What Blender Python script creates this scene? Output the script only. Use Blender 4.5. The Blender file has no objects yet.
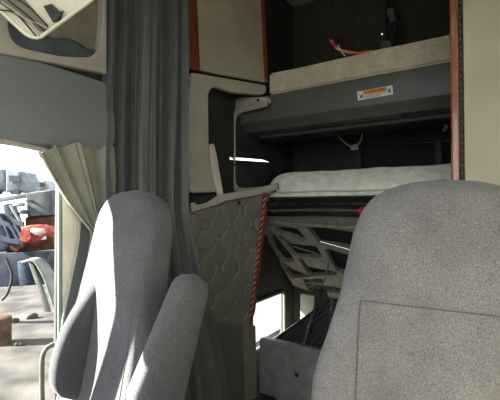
import bpy, bmesh, math, random
from mathutils import Vector, Matrix
random.seed(7)
scn = bpy.context.scene
COL = scn.collection
PI = math.pi
V = Vector

# ------------------------------------------------------------------ camera
F = 385.0
CAM = V((0, 0, 1.38)); YAW = math.radians(33); PITCH = math.radians(1.2)
fw0 = V((-math.sin(YAW), math.cos(YAW), 0)); rt = V((math.cos(YAW), math.sin(YAW), 0)); zz = V((0, 0, 1))
fw = fw0*math.cos(PITCH) + zz*math.sin(PITCH); up = zz*math.cos(PITCH) - fw0*math.sin(PITCH)
cd = bpy.data.cameras.new('camera'); cam = bpy.data.objects.new('camera', cd); COL.objects.link(cam)
cam.location = CAM; cam.rotation_euler = (PI/2 + PITCH, 0, YAW)
cd.sensor_width = 36; cd.lens = 36*F/500; cd.clip_start = 0.02
scn.camera = cam

# surveying helper: where the sight line of a photo point meets a wall / panel plane
def ray(px, py): return fw + rt*((px-250)/F) + up*((200-py)/F)
class Plane:
    def __init__(s, o, n):
        s.o = V(o); s.n = V(n).normalized()
        if s.n.dot(CAM - s.o) < 0: s.n = -s.n
    def at(s, px, py):
        d = ray(px, py); return CAM + d*((s.o-CAM).dot(s.n)/d.dot(s.n))
    def off(s, k): return Plane(s.o + s.n*k, s.n)
def PX(x): return Plane((x, 0, 0), (1, 0, 0))
def PY(y): return Plane((0, y, 0), (0, 1, 0))
def PD(d): return Plane(CAM + fw0*d, fw0)

# ------------------------------------------------------------------ materials
def mat(name, col, rough=.6, scale=0, amt=.15, bump=0, bscale=None, metal=0, col2=None, sheen=0, spec=.5, detail=4, coat=0, stretch=None):
    m = bpy.data.materials.new(name); m.use_nodes = True
    nt = m.node_tree; b = nt.nodes['Principled BSDF']
    b.inputs['Base Color'].default_value = (*col, 1); b.inputs['Roughness'].default_value = rough
    b.inputs['Metallic'].default_value = metal; b.inputs['Specular IOR Level'].default_value = spec
    if sheen: b.inputs['Sheen Weight'].default_value = sheen
    if coat: b.inputs['Coat Weight'].default_value = coat
    if scale:
        tc = nt.nodes.new('ShaderNodeTexCoord'); mp = nt.nodes.new('ShaderNodeMapping')
        if stretch: mp.inputs['Scale'].default_value = stretch
        nt.links.new(tc.outputs['Object'], mp.inputs['Vector'])
        n = nt.nodes.new('ShaderNodeTexNoise'); n.inputs['Scale'].default_value = scale; n.inputs['Detail'].default_value = detail
        nt.links.new(mp.outputs[0], n.inputs['Vector'])
        r = nt.nodes.new('ShaderNodeValToRGB')
        c2 = col2 or tuple(min(1, c*(1+amt)) for c in col); c1 = col if col2 else tuple(c*(1-amt) for c in col)
        r.color_ramp.elements[0].position = .32; r.color_ramp.elements[1].position = .68
        r.color_ramp.elements[0].color = (*c1, 1); r.color_ramp.elements[1].color = (*c2, 1)
        nt.links.new(n.outputs['Fac'], r.inputs['Fac']); nt.links.new(r.outputs['Color'], b.inputs['Base Color'])
        if bump:
            n2 = nt.nodes.new('ShaderNodeTexNoise'); n2.inputs['Scale'].default_value = bscale or scale; n2.inputs['Detail'].default_value = 3
            nt.links.new(mp.outputs[0], n2.inputs['Vector'])
            bp = nt.nodes.new('ShaderNodeBump'); bp.inputs['Strength'].default_value = bump; bp.inputs['Distance'].default_value = .01
            nt.links.new(n2.outputs['Fac'], bp.inputs['Height']); nt.links.new(bp.outputs[0], b.inputs['Normal'])
    return m

def fabric(name, c1, c2, scale=420, bump=.5, fold=0):
    """woven tweed: fine speckle over a slow tone drift"""
    m = bpy.data.materials.new(name); m.use_nodes = True
    nt = m.node_tree; b = nt.nodes['Principled BSDF']; L = nt.links.new
    b.inputs['Roughness'].default_value = .95; b.inputs['Specular IOR Level'].default_value = .15
    b.inputs['Sheen Weight'].default_value = .15
    tc = nt.nodes.new('ShaderNodeTexCoord')
    mp = nt.nodes.new('ShaderNodeMapping'); mp.inputs['Scale'].default_value = (1, 1, .55); L(tc.outputs['Object'], mp.inputs['Vector'])
    n = nt.nodes.new('ShaderNodeTexNoise'); n.inputs['Scale'].default_value = scale; n.inputs['Detail'].default_value = 2; L(mp.outputs[0], n.inputs['Vector'])
    r = nt.nodes.new('ShaderNodeValToRGB'); r.color_ramp.elements[0].position = .33; r.color_ramp.elements[1].position = .67
    r.color_ramp.elements[0].color = (*c1, 1); r.color_ramp.elements[1].color = (*c2, 1)
    L(n.outputs['Fac'], r.inputs['Fac'])
    n2 = nt.nodes.new('ShaderNodeTexNoise'); n2.inputs['Scale'].default_value = 9; n2.inputs['Detail'].default_value = 5; L(tc.outputs['Object'], n2.inputs['Vector'])
    mr = nt.nodes.new('ShaderNodeMapRange'); mr.inputs['From Min'].default_value = .3; mr.inputs['From Max'].default_value = .7
    mr.inputs['To Min'].default_value = .82; mr.inputs['To Max'].default_value = 1.1; L(n2.outputs['Fac'], mr.inputs['Value'])
    mx = nt.nodes.new('ShaderNodeMix'); mx.data_type = 'RGBA'; mx.blend_type = 'MULTIPLY'; mx.inputs[0].default_value = 1
    L(r.outputs['Color'], mx.inputs[6]); L(mr.outputs['Result'], mx.inputs[7]); L(mx.outputs[2], b.inputs['Base Color'])
    bp = nt.nodes.new('ShaderNodeBump'); bp.inputs['Strength'].default_value = bump; bp.inputs['Distance'].default_value = .003
    L(n.outputs['Fac'], bp.inputs['Height'])
    if fold:
        n3 = nt.nodes.new('ShaderNodeTexNoise'); n3.inputs['Scale'].default_value = 14; n3.inputs['Detail'].default_value = 3; L(tc.outputs['Object'], n3.inputs['Vector'])
        b2 = nt.nodes.new('ShaderNodeBump'); b2.inputs['Strength'].default_value = fold; b2.inputs['Distance'].default_value = .02
        L(n3.outputs['Fac'], b2.inputs['Height']); L(bp.outputs[0], b2.inputs['Normal']); L(b2.outputs[0], b.inputs['Normal'])
    else: L(bp.outputs[0], b.inputs['Normal'])
    return m

def wood(name, c1, c2, rough=.3):
    m = bpy.data.materials.new(name); m.use_nodes = True
    nt = m.node_tree; b = nt.nodes['Principled BSDF']; L = nt.links.new
    b.inputs['Roughness'].default_value = rough; b.inputs['Coat Weight'].default_value = .5; b.inputs['Coat Roughness'].default_value = .12
    tc = nt.nodes.new('ShaderNodeTexCoord'); mp = nt.nodes.new('ShaderNodeMapping'); mp.inputs['Scale'].default_value = (9, 9, .8)
    L(tc.outputs['Object'], mp.inputs['Vector'])
    n = nt.nodes.new('ShaderNodeTexNoise'); n.inputs['Scale'].default_value = 9; n.inputs['Detail'].default_value = 8; n.inputs['Distortion'].default_value = 1.2
    L(mp.outputs[0], n.inputs['Vector'])
    r = nt.nodes.new('ShaderNodeValToRGB'); r.color_ramp.elements[0].position = .35; r.color_ramp.elements[1].position = .65
    r.color_ramp.elements[0].color = (*c1, 1); r.color_ramp.elements[1].color = (*c2, 1)
    L(n.outputs['Fac'], r.inputs['Fac']); L(r.outputs['Color'], b.inputs['Base Color'])
    return m

M = {}
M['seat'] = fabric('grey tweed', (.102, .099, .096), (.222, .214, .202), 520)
M['seat_shade'] = fabric('grey tweed darkened as shade', (.055, .056, .06), (.135, .136, .14), 420)  # same seat cloth, its shading darkened into the colour
M['arm_shade'] = fabric('grey tweed in deep shade tone', (.03, .032, .036), (.078, .078, .082), 520)  # seat cloth with the shade of the left armrest put into its colour
M['seam'] = mat('seam thread', (.085, .085, .085), .9)
M['shell'] = mat('black seat shell plastic', (.025, .025, .027), .5, 60, .2)
M['curtain'] = fabric('dark green grey curtain cloth', (.05, .058, .053), (.086, .095, .086), 500, .2, .35)
M['olive'] = fabric('olive curtain cloth', (.19, .19, .145), (.30, .298, .23), 500, .2, .3)
M['hem'] = mat('pale hem', (.42, .41, .33), .8, 80)
M['header'] = mat('blue grey vinyl', (.165, .18, .176), .55, 130, .1, .15, 300)
M['beige'] = mat('beige plastic', (.34, .32, .26), .5, 7, .1, .08, 180)
M['cream'] = mat('cream plastic', (.42, .395, .31), .45, 6, .1, .05, 200)
M['ivory'] = mat('ivory plastic', (.62, .58, .45), .4, 8, .08)
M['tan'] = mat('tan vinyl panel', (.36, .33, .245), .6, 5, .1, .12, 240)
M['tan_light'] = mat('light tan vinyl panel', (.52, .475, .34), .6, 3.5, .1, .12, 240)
M['pocket'] = mat('brown pocket lining', (.15, .135, .1), .8, 12, .15)
M['pocket_dark'] = mat('blue grey pocket pad', (.05, .06, .065), .8, 12, .2)
M['wood'] = wood('red cherry wood trim', (.12, .027, .014), (.25, .068, .032))
for k_, ro, sp in (('curtain', .48, .5),):
    b_ = M[k_].node_tree.nodes['Principled BSDF']; b_.inputs['Roughness'].default_value = ro; b_.inputs['Specular IOR Level'].default_value = sp
M['wood_light'] = wood('orange brown cherry wood', (.20, .065, .03), (.38, .15, .07), .22)
M['lace'] = mat('white lacing', (.6, .55, .45), .8)
M['black'] = mat('black rubber', (.012, .012, .013), .6, 50, .3)
M['blackgloss'] = mat('black gloss plastic', (.015, .015, .016), .25, 40, .2)
M['bunk'] = mat('charcoal vinyl', (.088, .092, .082), .42, 9, .15, .15, 160)
M['bunk_under'] = mat('dark underside board', (.035, .038, .035), .7, 9, .2)
M['dark'] = mat('dark sleeper lining', (.028, .031, .028), .85, 6, .3, .2, 90)
M['olivedark'] = mat('dark olive sleeper lining', (.062, .062, .045), .85, 4, .18, .2, 90)
M['net'] = mat('black pocket net', (.014, .015, .015), .9, 160, .6)
M['mattress'] = fabric('beige knit mattress ticking', (.44, .385, .28), (.72, .64, .48), 260, .8)
M['mattress2'] = mat('quilted ivory ticking', (.87, .88, .74), .85, 16, .14, .7, 26)
M['quilt'] = mat('quilted grey olive vinyl', (.17, .165, .125), .55, 9, .12, .1, 200)
M['greypanel'] = mat('grey carpeted panel', (.1, .105, .095), .95, 140, .25, .4)
M['ribplastic'] = mat('moulded dark plastic ribs', (.20, .187, .145), .5, 25, .25, .1, 120)
M['backing'] = mat('black void backing', (.01, .01, .01), .9, 20, .2)
M['boxgrey'] = mat('grey storage box plastic', (.26, .285, .275), .5, 14, .2, .1, 150)
M['steel'] = mat('bright steel', (.7, .7, .68), .25, 40, .1, metal=1)
M['ribrubber'] = mat('ribbed black rubber', (.06, .068, .064), .4, 20, .2)
M['glare_fill'] = mat('white concrete', (.72, .72, .70), .9, 5, .1, .3, 40)  # plain white for the added block that brightens the luggage opening
M['chrome'] = mat('chrome strip', (.9, .9, .9), .12, metal=1)
M['green'] = mat('grey green rubber seal', (.13, .17, .145), .5, 30, .15)
M['greenpaint'] = mat('dark olive painted steel', (.09, .105, .075), .4, 30, .2)
M['belt'] = mat('grey belt webbing', (.09, .10, .10), .8, 220, .2)
M['white'] = mat('label white', (.75, .73, .66), .6)
M['orange'] = mat('label orange', (.75, .25, .03), .6)
M['ink'] = mat('label ink', (.02, .02, .02), .7)
M['red'] = mat('red plastic', (.6, .03, .04), .4)
M['orangewire'] = mat('orange insulation', (.75, .22, .06), .5)
M['whitewire'] = mat('white insulation', (.7, .68, .6), .5)
M['carpet'] = mat('dark cab floor mat', (.035, .036, .036), .95, 60, .3, .3)
M['ground'] = mat('pale gravel lot', (.055, .052, .048), .95, 1.3, .55, .5, 30, detail=10, spec=.1)
M['railsteel'] = mat('dirty blue grey chassis steel', (.03, .037, .05), .6, 3, .45, .3, 20, detail=8, spec=.1)
M['rust'] = mat('rusty brown steel', (.06, .027, .016), .8, 6, .5, .3, 30, spec=.1)
M['redsteel'] = mat('flaking red paint', (.13, .012, .01), .6, 12, col2=(.27, .07, .055), spec=.1)
M['galv'] = mat('weathered grey aluminium', (.15, .17, .175), .5, 5, .25, metal=.3)
M['bluesteel'] = mat('faded blue steel', (.045, .062, .085), .5, 4, .35, spec=.12)
M['mudguard'] = mat('dusty grey green plastic', (.11, .12, .105), .6, 4, .25, spec=.15)
M['truckwhite'] = mat('dusty white paint', (.20, .215, .22), .5, 3, .2, spec=.15)
M['glassdark'] = mat('dark glass', (.03, .04, .05), .1)
M['yardgrey'] = mat('weathered yard grey steel', (.055, .062, .064), .6, 5, .4, spec=.15)
M['tyre'] = mat('tyre rubber', (.02, .02, .021), .85, 30, .3)
M['orangerust'] = mat('orange rust', (.065, .042, .028), .8, 8, .4, spec=.1)
M['skyblue'] = mat('pale blue grey sheet steel', (.11, .13, .145), .5, 3, .3, spec=.15)

# ------------------------------------------------------------------ object helpers
def link(name, me, m=None, parent=None, smooth=False, local=False):
    o = bpy.data.objects.new(name, me); COL.objects.link(o)
    if m:
        me.materials.clear(); me.materials.append(M[m])
    if smooth:
        for p in me.polygons: p.use_smooth = True
    if parent:
        o.parent = parent
        if not local: me.transform(Matrix.Translation(-abs_loc(parent)))
    return o
def abs_loc(o):
    l = V(o.location)
    while o.parent: o = o.parent; l += o.location
    return l
def thing(name, loc, label, cat, group=None):
    o = bpy.data.objects.new(name, None); COL.objects.link(o); o.location = loc; o.empty_display_size = .1
    o['label'] = label; o['category'] = cat
    if group: o['group'] = group
    return o
def tag(o, label, cat, group=None):
    o['label'] = label; o['category'] = cat
    if group: o['group'] = group
    # origin at the thing's own base
    me = o.data; c = [sum((v.co[i] for v in me.vertices))/len(me.vertices) for i in range(2)]
    zmin = min(v.co.z for v in me.vertices); b = V((c[0], c[1], zmin))
    me.transform(Matrix.Translation(-b)); o.location = b
    return o
def struct(o): o['kind'] = 'structure'; return o
def mesh(verts, faces):
    me = bpy.data.meshes.new('m'); me.from_pydata([tuple(v) for v in verts], [], faces); me.validate(); me.update(); return me
def from_bm(bm):
    bmesh.ops.recalc_face_normals(bm, faces=bm.faces)
    me = bpy.data.meshes.new('m'); bm.to_mesh(me); bm.free(); return me
def join(*ms):
    bm = bmesh.new()
    for m_ in ms: bm.from_mesh(m_)
    me = bpy.data.meshes.new('m'); bm.to_mesh(me); bm.free(); return me
def auto_smooth(me, ang=40):
    bm = bmesh.new(); bm.from_mesh(me)
    for f in bm.faces: f.smooth = True
    for e in bm.edges: e.smooth = not (len(e.link_faces) == 2 and e.calc_face_angle(0) > math.radians(ang))
    bm.to_mesh(me); bm.free(); return me
def box(lo, hi, bev=.0, seg=3, rot=None, ctr=None):
    bm = bmesh.new(); bmesh.ops.create_cube(bm, size=1)
    lo, hi = V(lo), V(hi)
    for v in bm.verts: v.co = V([(lo[i]+hi[i])/2 + v.co[i]*(hi[i]-lo[i]) for i in range(3)])
    if bev: bmesh.ops.bevel(bm, geom=bm.edges[:], offset=bev, segments=seg, affect='EDGES', profile=.5)
    if rot is not None:
        c = V(ctr) if ctr is not None else (lo+hi)/2
        bmesh.ops.rotate(bm, verts=bm.verts, cent=c, matrix=rot)
    return auto_smooth(from_bm(bm), 50)
def round_poly(pts, r, n=6):
    """round corners; r scalar or list per corner"""
    out = []; N = len(pts)
    for i, p in enumerate(pts):
        ri = r[i] if isinstance(r, (list, tuple)) else r
        p = V(p[:2]); a = V(pts[i-1][:2]); b = V(pts[(i+1) % N][:2])
        if ri <= 0: out.append(p); continue
        da = (a-p); db = (b-p); k = min(ri, da.length*.48, db.length*.48)
        A = p + da.normalized()*k; B = p + db.normalized()*k
        for j in range(n+1):
            t = j/n; out.append(A*(1-t)**2 + p*2*t*(1-t) + B*t*t)
    return out
def plate(plane, outer, holes=(), thick=.02, bev=0, px=True, front=0):
    """flat or bevelled sheet with holes; its face lies on the plane, its body behind it"""
    n = plane.n; e1 = V((0, 0, 1)).cross(n)
    if e1.length < .1: e1 = V((1, 0, 0))
    e1.normalize(); e2 = n.cross(e1)
    cu = bpy.data.curves.new('c', 'CURVE'); cu.dimensions = '2D'; cu.fill_mode = 'BOTH'
    P0 = plane.at(*outer[0]) if px else V(outer[0])
    for loop in [outer]+list(holes):
        w = [plane.at(*p) if px else V(p) for p in loop]
        sp = cu.splines.new('POLY'); sp.points.add(len(w)-1); sp.use_cyclic_u = True
        for q, p in zip(sp.points, w): d = p-P0; q.co = (d.dot(e1), d.dot(e2), 0, 1)
    cu.extrude = max(1e-4, thick/2-bev)
    if bev: cu.bevel_depth = bev; cu.bevel_resolution = 2; cu.offset = -bev
    ob = bpy.data.objects.new('c', cu); COL.objects.link(ob)
    dg = bpy.context.evaluated_depsgraph_get(); dg.update()
    me = bpy.data.meshes.new_from_object(ob.evaluated_get(dg))
    bpy.data.objects.remove(ob); bpy.data.curves.remove(cu)
    m4 = Matrix((e1, e2, n)).transposed().to_4x4(); m4.translation = P0 - n*(thick/2) + n*front
    me.transform(m4)
    bm = bmesh.new(); bm.from_mesh(me); bmesh.ops.remove_doubles(bm, verts=bm.verts, dist=1e-5)
    me2 = from_bm(bm); bpy.data.meshes.remove(me)
    return auto_smooth(me2, 45) if bev else me2
def tube(pts, r, n=10, cyclic=False, flat=None):
    pts = [V(p) for p in pts]; N = len(pts); vs = []; fs = []
    t0 = (pts[1]-pts[0]).normalized(); a = V((0, 0, 1)) if abs(t0.z) < .9 else V((1, 0, 0))
    nrm = (a - t0*a.dot(t0)).normalized()
    for i, p in enumerate(pts):
        if cyclic: t = (pts[(i+1) % N]-pts[i-1]).normalized()
        else: t = (pts[min(i+1, N-1)]-pts[max(i-1, 0)]).normalized()
        nrm = (nrm - t*nrm.dot(t)).normalized(); bi = t.cross(nrm)
        rr = r[i] if isinstance(r, (list, tuple)) else r
        for k in range(n):
            an = 2*PI*k/n
            vs.append(p + nrm*(rr*math.cos(an)*(flat or 1)) + bi*(rr*math.sin(an)))
    for i in range(N if cyclic else N-1):
        j = (i+1) % N
        for k in range(n): fs.append((i*n+k, i*n+(k+1) % n, j*n+(k+1) % n, j*n+k))
    if not cyclic: fs += [tuple(range(n))[::-1], tuple((N-1)*n+k for k in range(n))]
    return auto_smooth(mesh(vs, fs), 60)
def ribbon(pts, width, thick, side):
    """flat strap along pts, width along side vector"""
    side = V(side).normalized(); pts = [V(p) for p in pts]; vs = []; fs = []
    for i, p in enumerate(pts):
        t = (pts[min(i+1, len(pts)-1)]-pts[max(i-1, 0)]).normalized(); nn = t.cross(side).normalized()
        for a, b in ((-1, -1), (1, -1), (1, 1), (-1, 1)): vs.append(p + side*(a*width/2) + nn*(b*thick/2))
    for i in range(len(pts)-1):
        for k in range(4): fs.append((i*4+k, i*4+(k+1) % 4, i*4+4+(k+1) % 4, i*4+4+k))
    fs += [(3, 2, 1, 0), tuple((len(pts)-1)*4+k for k in range(4))]
    return auto_smooth(mesh(vs, fs), 40)
def grid(fn, nu, nv, thick=0):
    """surface fn(u,v) with u,v in 0..1, closed by a second skin when thick is given"""
    P = [[V(fn(i/nu, j/nv)) for i in range(nu+1)] for j in range(nv+1)]
    vs = [p for row in P for p in row]; W = nu+1
    fs = [(j*W+i, j*W+i+1, (j+1)*W+i+1, (j+1)*W+i) for j in range(nv) for i in range(nu)]
    me = mesh(vs, fs)
    if thick:
        bm = bmesh.new(); bm.from_mesh(me); bm.normal_update()
        bmesh.ops.solidify(bm, geom=bm.faces[:], thickness=thick); me = from_bm(bm)
    for p in me.polygons: p.use_smooth = True
    return me
def spline(pts, n=8):
    """Catmull-Rom through points"""
    pts = [V(p) for p in pts]; out = []
    for i in range(len(pts)-1):
        p0, p1, p2, p3 = pts[max(i-1, 0)], pts[i], pts[i+1], pts[min(i+2, len(pts)-1)]
        for j in range(n):
            t = j/n; out.append(.5*((2*p1)+(p2-p0)*t+(2*p0-5*p1+4*p2-p3)*t*t+(3*p1-p0-3*p2+p3)*t**3))
    out.append(pts[-1]); return out
def interp(x, tab):
    if x <= tab[0][0]: return tab[0][1]
    for (a, fa), (b, fb) in zip(tab, tab[1:]):
        if x <= b:
            t = (x-a)/(b-a); return fa+(fb-fa)*t
    return tab[-1][1]

# ------------------------------------------------------------------ setting: cab shell
XL, XR, YF, YB, ZT = -1.72, .46, -.75, 3.45, 3.4
o = struct(link('floor', box((XL-.06, YF, -.06), (XR+.06, YB+.06, 0)), 'carpet'))
o = struct(link('ceiling', box((XL-.06, YF+.1, ZT), (XR+.06, YB+.06, ZT+.05)), 'beige'))
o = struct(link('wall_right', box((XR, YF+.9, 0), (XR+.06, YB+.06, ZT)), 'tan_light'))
# rear wall: dark below, olive lining above the upper bunk
o = struct(link('wall_rear', box((XL-.06, YB, 0), (XR+.06, YB+.06, ZT)), 'olivedark'))
# left wall with door opening and luggage door opening
WL = PX(XL)
def wy(y, z): return (XL, y, z)
def wround(pts, r): return [(XL, p[0], p[1]) for p in round_poly(pts, r)]
D0, D1, DT, DB = .66, 1.015, 1.652, .30
door_hole = wround([(.50, DB), (D1, DB), (D1, DT-.01), (D0, DT+.02), (.50, 1.40)], [.03, .03, .13, .05, .05])  # out-of-view front edge slanted to shape the sun stripe on the seat
slot_hole = [WL.at(*p) for p in ((230, 157.0), (250, 158.2), (265, 159.6), (273, 162.4), (262, 161.6), (230, 159.5))]
sun_patch_hole = wround([(-.62, .85), (.40, .85), (.40, 1.46), (-.30, 1.46)], .05)  # added unseen opening, shaped to let sun patches onto the further seat
lug_hole = wround([(2.66, .20), (3.22, .20), (3.22, .60), (2.66, .60)], .05)
wl = plate(WL, [wy(YF, 0), wy(YB, 0), wy(YB, ZT), wy(YF, ZT)], [door_hole, sun_patch_hole, lug_hole, slot_hole], .028, px=False)
struct(link('wall_left', wl, 'dark'))
# front bulkhead and dashboard below the windscreen (behind the camera)
struct(link('wall_front', box((XL, YF-.06, 0), (XR, YF, .95)), 'header'))
struct(link('wall_front_upper', box((XL, YF-.06, 2.45), (XR, YF, ZT)), 'beige'))
struct(link('trim_1', box((XL, YF, .80), (XR, YF+.32, .99), .04), 'header'))
# inner lining of the door pillar and sill
pp = PX(XL+.012)
seal = tube([pp.at(60, y) for y in (176, 200, 250, 300, 350, 400, 430)], .011, 8)
struct(link('trim_2', seal, 'green'))
pil = plate(PX(XL+.02), [(61, 178), (66, 172), (90, 190), (96, 260), (96, 400), (61, 400)], (), .02, .004)
struct(link('trim_3', pil, 'ivory'))
# padded header over the door: rounded profile swept along the wall
prof = [(0, 2.03), (.035, 2.02), (.05, 1.97), (.052, 1.90), (.062, 1.85), (.07, 1.79), (.066, 1.73), (.045, 1.675), (.018, 1.652), (0, 1.652)]
def hdr(y0, y1):
    ys = [y0, y0+.002] + [y0+(y1-y0)*i/10 for i in range(1, 10)] + [y1]
    vs = []; n = len(prof)
    for y in ys:
        for dx, z in prof: vs.append((XL+dx, y, z+(.03*(y1-y)/(y1-y0))*0))
    fs = [(i*n+k, i*n+k+1, (i+1)*n+k+1, (i+1)*n+k) for i in range(len(ys)-1) for k in range(n-1)]
    fs += [tuple(range(n)), tuple((len(ys)-1)*n+k for k in range(n))[::-1]]
    return auto_smooth(mesh(vs, fs), 35)
struct(link('trim_4', hdr(.15, 1.27), 'header'))
struct(link('trim_5', tube([(XL+.02, .3, 1.655), (XL+.02, .8, 1.652), (XL+.02, .94, 1.64), (XL+.018, .985, 1.60), (XL+.016, 1.01, 1.53)], .013, 8), 'beige'))

# ------------------------------------------------------------------ overhead storage pocket above the door
OP = PX(XL+.055)
ov = thing('overhead_storage_pocket', (XL+.05, .8, 2.03), 'beige moulded storage pocket with rounded opening, above the door header', 'storage pocket')
outer = [(-60, -60), (107, -60), (107, 74), (104, 73), (60, 64), (0, 53), (-60, 42)]
hole = round_poly([(6, -8), (106, -60), (110, 20), (102, 57), (78, 60), (14, 46)], [6, 3, 8, 14, 8, 16])
hole = round_poly([(7, -40), (103, -40), (103, 18), (99, 58), (60, 56), (9, 45)], [4, 4, 10, 16, 6, 20])
hole = [p for p in hole]
link('face_panel', plate(OP, outer, [hole], .05, .006), 'beige', ov)
bk = PX(XL+.014)
link('pocket_back', plate(bk, [(-60, -60), (106, -60), (106, 70), (-60, 50)], (), .012), 'pocket', ov)
def padfn(u, v):
    px = -2+104*u; top = 27+.30*(px-20)+2*math.sin(px*.16); bot = 50+.20*px
    p = PX(XL+.03).at(px, top+(bot-top)*v)
    return p + V((.012*math.sin(PI*v)+.004*math.sin(u*19), 0, 0))
link('pocket_pad', grid(padfn, 40, 8, .006), 'pocket_dark', ov)
link('pocket_seam', tube([PX(XL+.008).at(85, y) for y in (-10, 10, 30, 42)], .004, 6), 'pocket', ov)

# ------------------------------------------------------------------ ivory flip panel hanging at the top left
VP = Plane(CAM + ray(38, 20)*1.05, V((.35, -.75, -.55)))
vis = thing('sun_visor', VP.at(38, 20), 'ivory plastic sun visor panel with cord pocket, hanging at top left', 'sun visor')
vo = round_poly([(-14, -6), (30, -40), (140, -40), (90, 2), (38, 41), (26, 36)], [4, 4, 4, 4, 14, 8])
link('panel', plate(VP, vo, (), .014, .004), 'ivory', vis)
rim = [VP.off(.004).at(*p) for p in round_poly([(-14, -3), (30, -34), (132, -38), (90, 1), (38, 39), (26, 35)], [4, 4, 4, 4, 14, 8])]
link('rim', tube(rim, .005, 8, True), 'ivory', vis)
lt = plate(VP.off(.012), [(43, 6), (50, 4), (58, 12), (62, 11), (59, 20), (53, 23)], (), .012, .002)
link('latch', lt, 'blackgloss', vis)
for a in ([(2, 2), (22, 16), (40, 33)], [(8, 0), (28, 16), (44, 31)], [(14, 12), (28, 20), (39, 24), (48, 29)], [(0, 10), (16, 14), (36, 36)], [(16, -2), (30, 8), (48, 26)], [(30, 20), (35, 30), (40, 36)]):
    link('cord', tube(spline([VP.off(.008).at(*p) for p in a], 6), .0022, 6), 'beige' if a[0][0] % 4 else 'black', vis)
link('pocket_slot', plate(VP.off(.005), round_poly([(-6, 0), (14, -12), (48, 28), (42, 33)], 3), (), .006, .001), 'pocket', vis)

# ------------------------------------------------------------------ privacy curtain (dark) bunched behind the driver seat
A0 = V((-1.70, 1.235)); B0 = V((-1.60, 1.715)); B1 = V((-1.41, 1.87))
def curt(u, v):
    z = 3.35 + (.14-3.35)*v
    k = max(0, min(1, (1.38-z)/1.1)); k = k*k*(3-2*k)*.35 + k*.65
    b = B0.lerp(B1, k)
    p = A0.lerp(b, u); d = (b-A0).normalized(); n = V((d.y, -d.x))
    ph = (7.4*u-2.6*u*u)*2*PI + .5*math.sin(1.7*z+1) + .8*u*math.sin(z*.9)
    f = math.sin(ph); f = math.copysign(abs(f)**.7, f)
    cr = abs(math.sin(.5*ph*2.3+1.1+.4*z))**6
    off = -.012*cr + .050*f*(.55+.45*math.sin(3.1*u*PI+.3)) + .018*math.sin(2*PI*2.1*u+.6+.3*z) + .004*math.sin(37*u+4*z)
    lim = min(1, u*14)
    wv = .022*(1-u)*math.exp(-((z-1.75)/.45)**2)
    q = p + n*(off*lim+.05*lim) - d*wv + d*(.012*math.cos(ph))
    return (q.x, q.y, z)
cu = thing('privacy_curtain', (-1.62, 1.5, .1), 'long dark grey green privacy curtain bunched in vertical folds behind the further seat', 'curtain')
link('curtain_cloth', grid(curt, 240, 60), 'curtain', cu)
def hemline(u): return lambda v: curt(u, v)
link('stitched_seam', tube([V(curt(.30, v/40))+V((.006, -.004, 0)) for v in range(41)], .0035, 6), 'belt', cu)

# ------------------------------------------------------------------ olive window curtain tied back
WC = PX(XL+.058)
topl = [(36, 153), (48, 149), (61, 145), (75, 144), (90, 146), (112, 148)]
botl = [(97, 239), (99, 240), (100, 238), (102, 235), (104, 230), (112, 222)]
def pl(tab, t):
    k = t*(len(tab)-1); i = min(int(k), len(tab)-2); f = k-i
    return (tab[i][0]*(1-f)+tab[i+1][0]*f, tab[i][1]*(1-f)+tab[i+1][1]*f)
def wcf(u, v):
    a = pl(topl, u); b = pl(botl, u)
    bow = 4.0*math.sin(PI*v)*(1-2*u)
    px = a[0]+(b[0]-a[0])*v - bow*.6; py = a[1]+(b[1]-a[1])*v + bow
    py -= (1-v)*2.2*math.sin(2*PI*3.3*u**.8+.8)
    p = WC.at(px, py); amp = 1.25*(1-v*.72)
    ph = 2*PI*(3.3*u**.8+.12*math.sin(5*u))+.7*v
    s = math.sin(ph); s = math.copysign(abs(s)**.75, s)
    return p + V((.015*amp*s + .005*amp*math.sin(3*ph+1), .008*amp*math.cos(ph), 0))
wc = thing('window_curtain', WC.at(100, 240), 'olive side window curtain gathered and tied back at the door pillar', 'curtain')
link('curtain_cloth', grid(wcf, 140, 40), 'olive', wc)
link('hem', tube([V(wcf(0, v/24))+V((.002, 0, 0)) for v in range(25)], .004, 6), 'hem', wc)
link('tie_strap', ribbon(spline([WC.off(.022).at(p[0], p[1]) for p in ((90, 232), (97, 238), (104, 236), (112, 228))], 5), .022, .004, (0, .3, 1)), 'olive', wc)
link('curtain_rod', tube([V((XL+.03, .90, 1.665)), V((XL+.03, 1.22, 1.665))], .006, 8), 'green', wc)

# seat belt hanging on the pillar
sb = thing('seat_belt', PX(XL+.06).at(75, 400), 'grey seat belt webbing slanting down the ivory door pillar', 'seat belt')
link('webbing', ribbon(spline([PX(XL+.023).at(*p) for p in ((86, 222), (84, 245), (78, 275), (71, 310), (66, 345), (62, 410))], 6), .052, .004, (0, 1, .1)), 'belt', sb)
link('edge_piping', tube(spline([PX(XL+.032).at(*p) for p in ((79, 224), (77, 245), (71, 275), (64, 310), (60, 345))], 6), .003, 6), 'hem', sb)
link('guide_loop', tube(spline([PX(XL+.06).at(*p) for p in ((92, 255), (89, 262), (90, 275), (96, 276), (98, 262), (92, 255))], 5), .006, 8), 'black', sb)

# grab handle outside the sill
gh = spline([PX(XL-.03).at(*p) for p in ((60, 342), (52, 345), (46, 349), (43, 355), (42, 365), (42, 390), (43, 430))], 6)
tag(link('grab_handle', tube(gh, .011, 10), 'greenpaint'), 'bent olive green grab handle outside the open doorway, beside the door seal', 'handle')

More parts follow.
